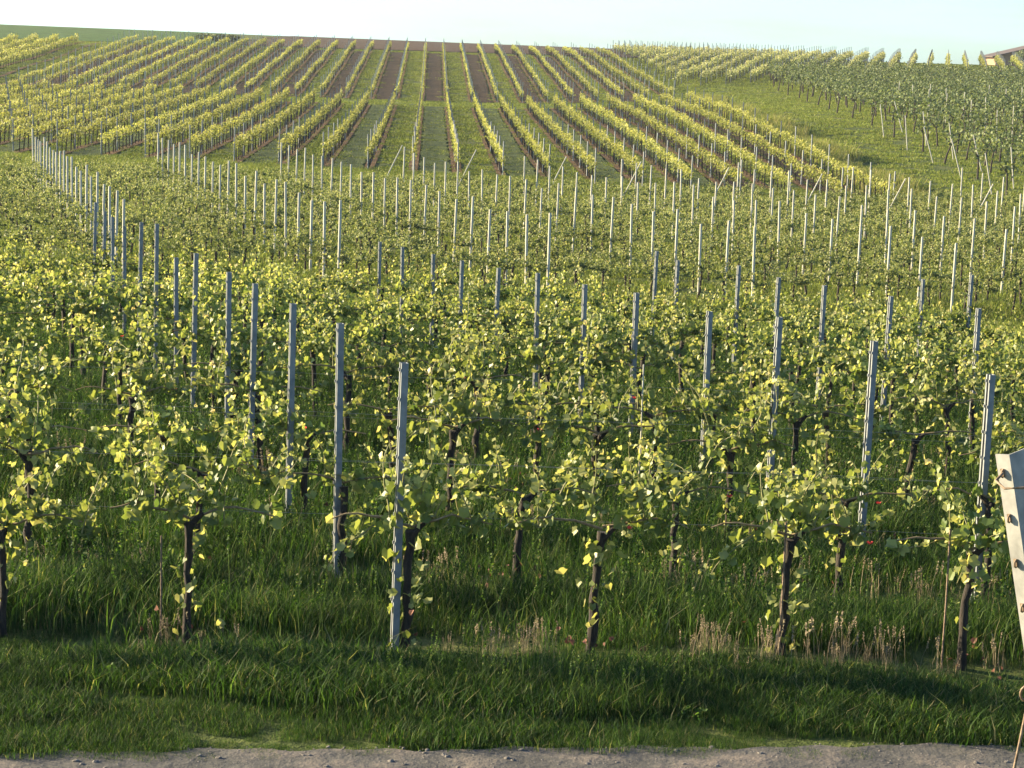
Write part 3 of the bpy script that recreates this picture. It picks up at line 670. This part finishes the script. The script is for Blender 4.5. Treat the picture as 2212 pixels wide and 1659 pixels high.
def scatter(name, tmpl, P, rot, scl, label, kind='stuff', cat=None):
    me = bpy.data.meshes.new(name); me.vertices.add(len(P)); me.vertices.foreach_set('co', P.astype(np.float32).ravel())
    rg = np.random.default_rng(len(P)); idx = rg.integers(0, len(tmpl), len(P))
    for nm, ty, dat in (('yaw', 'FLOAT', rot), ('scl', 'FLOAT', scl), ('vid', 'INT', idx)):
        a = me.attributes.new(nm, ty, 'POINT'); a.data.foreach_set('value', dat.astype(np.float32 if ty == 'FLOAT' else np.int32))
    o = bpy.data.objects.new(name, me); COL.objects.link(o)
    g = bpy.data.node_groups.new('scatter_' + name, 'GeometryNodeTree')
    g.interface.new_socket('Geometry', in_out='INPUT', socket_type='NodeSocketGeometry'); g.interface.new_socket('Geometry', in_out='OUTPUT', socket_type='NodeSocketGeometry')
    N = g.nodes; gi = N.new('NodeGroupInput'); go = N.new('NodeGroupOutput'); jn = N.new('GeometryNodeJoinGeometry')
    def attr(nm, ty):
        a = N.new('GeometryNodeInputNamedAttribute'); a.data_type = ty; a.inputs['Name'].default_value = nm; return a.outputs['Attribute']
    yaw, sc_, vid = attr('yaw', 'FLOAT'), attr('scl', 'FLOAT'), attr('vid', 'INT')
    cx = N.new('ShaderNodeCombineXYZ'); g.links.new(yaw, cx.inputs[2])
    for k, to in enumerate(tmpl):
        oi = N.new('GeometryNodeObjectInfo'); oi.inputs['Object'].default_value = to
        ip = N.new('GeometryNodeInstanceOnPoints'); cm = N.new('FunctionNodeCompare'); cm.data_type = 'INT'; cm.operation = 'EQUAL'
        g.links.new(vid, cm.inputs[2]); cm.inputs[3].default_value = k
        g.links.new(gi.outputs[0], ip.inputs['Points']); g.links.new(cm.outputs[0], ip.inputs['Selection'])
        g.links.new(oi.outputs['Geometry'], ip.inputs['Instance']); g.links.new(cx.outputs[0], ip.inputs['Rotation']); g.links.new(sc_, ip.inputs['Scale'])
        g.links.new(ip.outputs[0], jn.inputs[0])
    g.links.new(jn.outputs[0], go.inputs[0])
    md = o.modifiers.new('scatter', 'NODES'); md.node_group = g
    return tag(o, label, cat, kind=kind)
def pts(xr, yr, n, rg, mask=None, u=None):
    y = yr[0] + (yr[1] - yr[0]) * rg.random(n)
    if u: y = np.sqrt(yr[0] ** 2 + (yr[1] ** 2 - yr[0] ** 2) * rg.random(n)); x = rg.uniform(-1, 1, n) * (u * y + 1.2)
    else: x = rg.uniform(xr[0], xr[1], n)
    if mask is not None: k = mask(x, y); x, y = x[k], y[k]
    return x, y
rg = np.random.default_rng(77)
G_short = [tuft_mesh(1 + i, 300, .30, .04, .16, .0026, .8) for i in range(4)]
G_tall = [tuft_mesh(11 + i, 280, .32, .08, .33, .0030, .75, heads=3) for i in range(4)]
G_mid = [tuft_mesh(21 + i, 110, .42, .10, .30, .009, .7, 'meadow', heads=0) for i in range(3)]
G_far = [tuft_mesh(31 + i, 70, .55, .06, .18, .022, .7, 'meadow') for i in range(3)]
G_dry = [tuft_mesh(41 + i, 16, .16, .10, .30, .0025, .4, 'dry', heads=6) for i in range(3)]
# verge between track and first row
x, y = pts((-5.5, 5.5), (12.0, 14.6), 1900, rg, lambda x, y: y > pedge(x) - .05)
x2, y2 = pts((-6, 6), (13.4, 14.0), 330, rg)
P = np.stack([x, y, H(x, y) + .004], 1)
sc = rg.uniform(.55, 1.2, len(x)) * np.clip((y - pedge(x) + .25) / .6, .3, 1) * np.where((y > 13.45) & (y < 14.1), 1.2, .75) * np.where(y > 14.3, .6, 1) * (1 + .4 * np.sin(x * 1.7 + y * 3) + .35 * np.sin(y * 7.5 + x * .6 + .8 * np.sin(x * .9)))
Ptr = pts(None, (14.75, 45), 8600, rg, u=.26)
def clump(x, y): return 1 + .25 * np.sin(x * 1.3 + y) * np.sin(y * 1.9 - x * .4)
x3, y3 = Ptr; rowd = np.abs(((y3 - 14.7 + 1) % 2) - 1)
s3 = rg.uniform(.7, 1.2, len(x3)) * clump(x3, y3) * np.interp(rowd, [0, .2, .42, 1], [.28, .35, 1.15, 1.05])
scatter('grass', G_short, P, rg.uniform(0, 6.28, len(x)), sc, 'green grass verge beside the gravel track')
xe_, ye_ = pts((-5, 5), (12.0, 13.4), 260, rg, lambda x, y: (y < pedge(x)) & (y > pedge(x) - .18))
scatter('grass', G_short, np.stack([xe_, ye_, H(xe_, ye_) + .01], 1), rg.uniform(0, 6.28, len(xe_)), rg.uniform(.15, .4, len(xe_)), 'short weeds creeping over the edge of the gravel track')
scatter('tall_grass', G_tall, np.stack([np.r_[x3, x2], np.r_[y3, y2], H(np.r_[x3, x2], np.r_[y3, y2])], 1), rg.uniform(0, 6.28, len(x3) + len(x2)), np.r_[s3, np.clip(.55 + .35 * np.sin(x2 * 1.4 + 1.2), .25, .95) * rg.uniform(.8, 1.15, len(x2))], 'tall dark green grass between the front vine rows')
x, y = pts(None, (45, 108), 9000, rg, u=.26)
k = ~((y > yb2(1, x) - .6) & (y < yb2(NB2, x) + .6) & (rg.random(len(x)) < .35)); x, y = x[k], y[k]
scatter('grass', G_mid, np.stack([x, y, H(x, y)], 1), rg.uniform(0, 6.28, len(x)), rg.uniform(.6, 1.3, len(x)), 'mixed grass under the middle block of vines')
def onsoil(x, y):
    c = x + .0416 * y; jj = (c + .75) / 2.2; f = jj - np.floor(jj); jf = np.floor(jj).astype(int); inb = (jf >= -16) & (jf < 10)
    plo_ = inb & (jf % 2 == 0) & (y > YM1) & (y < YT - 3) & (f > .15) & (f < .85)
    plo2 = np.isin(jf, (7, 9)) & (y < YM0) & (f > .2) & (f < .8) & (y > 100)
    mow_ = inb & (jf % 2 == 0) & (jf < 7) & (y < YM0) & (f > .15) & (f < .85) & (rg.random(len(x)) < .8)
    und = (jf < 10) & ((f < .11) | (f > .89)) & (rg.random(len(x)) < .85) & ~((y > YM0) & (y < YM1))
    return plo_ | plo2 | mow_ | und | (y > 275) & (c < 34) & (c > -75)
x, y = pts(None, (104, 300), 36000, rg, u=.245); k = ~onsoil(x, y); x, y = x[k], y[k]
scatter('grass', G_far, np.stack([x, y, H(x, y)], 1), rg.uniform(0, 6.28, len(x)), rg.uniform(.6, 1.25, len(x)), 'green grass between the vine rows on the slope and on the meadow')
# broad-leaved weeds in the verge
G_weed = []
for i in range(3):
    r_ = np.random.default_rng(90 + i); k = 22; a_ = r_.uniform(0, 2 * PI, k); q_ = r_.uniform(.02, .13, k); wm = MB()
    leaves_lo(wm, np.stack([q_ * np.cos(a_), q_ * np.sin(a_), r_.uniform(.04, .15, k)], 1), r_.uniform(.025, .06, k), r_, r_.uniform(.3, .9, k), 0, 1.6)
    G_weed.append(bpy.data.objects.new('weed', wm.mesh('weed', [M['grass']])))
x, y = pts((-5, 5), (12.3, 15.6), 40, rg, lambda x, y: (y > pedge(x)) & (np.sin(x * 1.9 + y * 1.3) > -.2))
scatter('weeds', G_weed, np.stack([x, y, H(x, y) + .02], 1), rg.uniform(0, 6.28, len(x)), rg.uniform(.35, .7, len(x)), 'low broad-leaved weeds scattered in the verge')
# ridge of tall pale grass along the right edge of the slope rows
G_ridge = [tuft_mesh(51 + i, 120, .6, .3, .75, .014, .45, 'meadow', dry=.4) for i in range(3)]
y = rg.uniform(99, 190, 700); x = hx(cj(10))(y) + 1.9 + rg.normal(0, .45, len(y)); sc = rg.uniform(.5, 1.25, len(y)) * (1 + .5 * np.sin(y * .35) )
scatter('tall_grass', G_ridge, np.stack([x, y, H(x, y)], 1), rg.uniform(0, 6.28, len(x)), np.clip(sc, .3, 1.6), 'pale tall grass ridge right of the last slope vine row')
# dry seed stalks and dead leaves at the foot of the rows
X, Y_ = [], []
for n in range(1, 7):
    Yr = 14.7 + 2 * (n - 1); m_ = 190 if n == 1 else 90
    x = rg.uniform(-5, 5, m_) if n == 1 else rg.uniform(-.26 * Yr, .26 * Yr, m_); k = (np.sin(x * 2.9 + n * 2) * .7 + .5 * np.sin(x * .8) + rg.normal(0, .5, m_)) > .1; X += list(x[k]); Y_ += list(Yr - .12 + rg.normal(0, .12, k.sum()))
X = np.array(X); Y_ = np.array(Y_)
scatter('dry_grass', G_dry, np.stack([X, Y_, H(X, Y_)], 1), rg.uniform(0, 6.28, len(X)), rg.uniform(.3, .75, len(X)) * (1 + .5 * (rg.random(len(X)) < .12)), 'dry pinkish seed stalks along the foot of the front vine rows')
lit = MB()
for n, Y, vis in B1[:6]:
    for x, y in vis:
        k = rg.integers(6, 22) if rnd.random() < .5 else 2
        xx = x + rg.normal(0, .16, k); yy = y + rg.normal(-.05, .10, k); leaves_lo(lit, np.stack([xx, yy, H(xx, yy) + np.abs(rg.normal(0, .08, k)) + .05], 1), rg.uniform(.025, .055, k), rg, rg.random(k), 0)
tag(lit.obj('dead_leaf_litter', [M['litter']]), 'reddish dead leaves around the vine feet', kind='stuff')
# stones on the track
st = []
for i in range(3):
    a = MB(); r_ = np.random.default_rng(60 + i); V = np.array([(math.cos(t) * math.cos(p), math.sin(t) * math.cos(p), math.sin(p)) for p in (-.9, -.2, .5, 1.1) for t in np.arange(7) * 2 * PI / 7]) * r_.uniform(.75, 1.1, (28, 1)) * [1, .8, .55]
    F = [[q * 7 + s, q * 7 + (s + 1) % 7, q * 7 + 7 + (s + 1) % 7, q * 7 + 7 + s] for q in range(3) for s in range(7)]
    a.add(V, F, 0, .5); a.add(V[-7:], [list(range(7))]); st.append(bpy.data.objects.new('stone', a.mesh('stone', [M['stone']])))
x, y = pts((-6, 6), (10.2, 13.5), 12000, rg, lambda x, y: y < pedge(x) + .05)
scatter('gravel', st, np.stack([x, y, H(x, y) + .018], 1), rg.uniform(0, 6.28, len(x)), rg.uniform(.003, .010, len(x)) * np.where(rg.random(len(x)) < .05, 2.6, 1), 'loose grit and small stones on the track')

# ------------------------------------------------------------------ poppies
PO = [(1.78, 17.6, .62, 'behind the second row near the right'), (3.05, 17.5, .6, 'beside the tall steel post at right'), (-.55, 24, .8, 'in the gap left of the front centre'),
      (.25, 19.6, .75, 'between rows near the centre'), (-3.3, 21.5, .7, 'low among vines at left'), (2.7, 15.8, .62, 'on a bent stalk at lower right'), (-1.9, 19.6, .7, 'left of the third row post'),
      (.95, 16.0, .62, 'just behind the third front vine'), (1.35, 23.5, .75, 'among vines right of centre'), (-4.7, 26, .8, 'at the far left among vines'), (-2.3, 15.4, .5, 'behind the leftmost front trunk')]
for x, y, hh, wh in PO:
    t = empty('poppy', (x, y, h1(x, y)), x * 3); a = MB(); tube(a, [(0, 0, 0), (.02, 0, hh * .6), (.035, .01, hh)], .003, 4); a.obj('stem', [M['grass']], t)
    b = MB(); r_ = np.random.default_rng(int(abs(x) * 100)); 
    for q in range(4):
        an = q * PI / 2 + .3; c_, s_ = math.cos(an), math.sin(an); o_ = [(0, 0, 0), (.013, -.016, .009), (.024, -.010, .022), (.025, .009, .022), (.013, .016, .009)]
        b.add([(.035 + u_ * c_ - v_ * s_, .01 + u_ * s_ + v_ * c_, hh + w_) for u_, v_, w_ in o_], [[0, 1, 2, 3, 4]], 0, r_.random())
    b.obj('petal', [M['poppy']], t); tag(t, 'small red poppy flowering ' + wh, 'poppy', 'poppies among the vines')

# ------------------------------------------------------------------ house beyond the right-hand crest, and shrubs
hxx, hyy = 70.4, 330.0; gz = h1(hxx, hyy)
t = empty('house', (hxx, hyy, gz)); W, D_, E_ = 13.0, 9.0, 6.55 - gz; rise = math.tan(math.radians(15)) * W / 2
mb = MB(); mb.add([(0, 0, -.5), (W, 0, -.5), (W, 0, E_), (W / 2, 0, E_ + rise - .05), (0, 0, E_), (0, D_, -.5), (W, D_, -.5), (W, D_, E_), (W / 2, D_, E_ + rise - .05), (0, D_, E_)], [[0, 5, 9, 4], [1, 2, 7, 6]]); mb.add([(0, 0, -.5), (W, 0, -.5), (W, 0, E_), (W / 2, 0, E_ + rise - .05), (0, 0, E_)], [[0, 1, 2, 3, 4]]); mb.add([(0, D_, -.5), (W, D_, -.5), (W, D_, E_), (W / 2, D_, E_ + rise - .05), (0, D_, E_)], [[4, 3, 2, 1, 0]])
mb.obj('wall', [M['wall']], t)
mb = MB(); ang = math.atan2(rise, W / 2)
for s in (-1, 1):
    L = W / 2 / math.cos(ang) + .7; c_, s_ = math.cos(ang), math.sin(ang) * -s
    R = np.array([[c_, 0, -s_], [0, 1, 0], [s_, 0, c_]])
    mid = np.array([W / 2 + s * (L / 2 * math.cos(ang)), D_ / 2, E_ + rise - L / 2 * math.sin(ang) + .12]); box(mb, mid, (L, D_ + 1.2, .16), 0, R)
rf = mb.obj('roof', [M['roof']], t); mb = MB(); box(mb, (W * .6, D_ * .4, E_ + rise + .3), (.7, .7, 1.2)); box(mb, (W * .6, D_ * .4, E_ + rise + .93), (.85, .85, .08)); mb.obj('chimney', [M['wall']], rf)
for wx in (4.4, 8.2):
    a = MB()
    for zc in (-.62, .62): box(a, (wx, -.02, E_ - .95 + zc), (1.2, .08, .09))
    for xc in (-.555, .555): box(a, (wx + xc, -.02, E_ - .95), (.09, .08, 1.15))
    wn = a.obj('window', [M['wood']], t); b = MB(); box(b, (wx, -.005, E_ - .95), (1.02, .03, 1.15)); b.obj('pane', [M['glass']], wn)
tag(t, 'peach-walled house with low dark roof on the right skyline', 'house')
def shrub(x, y, r, h_, label, name='shrub', m='leaf_dark'):
    z = h1(x, y); r_ = np.random.default_rng(int(abs(x * 7))); t = empty(name, (x, y, z)); a = MB()
    for q in range(5):
        an = q * 1.3; tube(a, [(0, 0, -.1), (math.cos(an) * r * .25, math.sin(an) * r * .25, h_ * .4), (math.cos(an) * r * .5, math.sin(an) * r * .5, h_ * .75)], [.07, .05, .02], 5)
    a.obj('trunk', [M['bark']], t); n = int(500 * r); d = r_.normal(0, 1, (n, 3)); d /= np.linalg.norm(d, axis=1)[:, None]; rr = r_.random(n) ** .45 * (1 + .25 * np.sin(d[:, 0] * 5 + x) * np.sin(d[:, 2] * 4))
    P = d * rr[:, None] * [r, r, h_ * .45] + [0, 0, h_ * .55]; b = MB(); leaves_q(b, P, r_.uniform(.15, .32, n), r_, r_.random(n)); b.obj('crown', [M[m]], t)
    return tag(t, label, name)
shrub(72.2, 322, 1.5, 3.1, 'dark rounded shrub in front of the skyline house')
for k_, (x, r) in enumerate([(-43.2, 1.5), (-41.6, 2.0), (-39.8, 1.4)]):
    shrub(x, 300, r, 1.0, 'low dark bush on the left skyline between green and brown fields, %s from the left' % ordn(k_ + 1))

# ------------------------------------------------------------------ evening haze
mb = MB(); box(mb, (0, 205, 5.5), (420, 500, 23)); hz_ = bpy.data.materials.new('haze'); hz_.use_nodes = True; t = hz_.node_tree; t.nodes.clear()
pv = t.nodes.new('ShaderNodeVolumePrincipled'); pv.inputs['Color'].default_value = (.95, .97, 1, 1); pv.inputs['Density'].default_value = HAZE; pv.inputs['Anisotropy'].default_value = .3
ot = t.nodes.new('ShaderNodeOutputMaterial'); t.links.new(pv.outputs[0], ot.inputs['Volume'])
if HAZE: tag(mb.obj('haze', [hz_]), 'thin pale evening haze over the slope', kind='stuff')
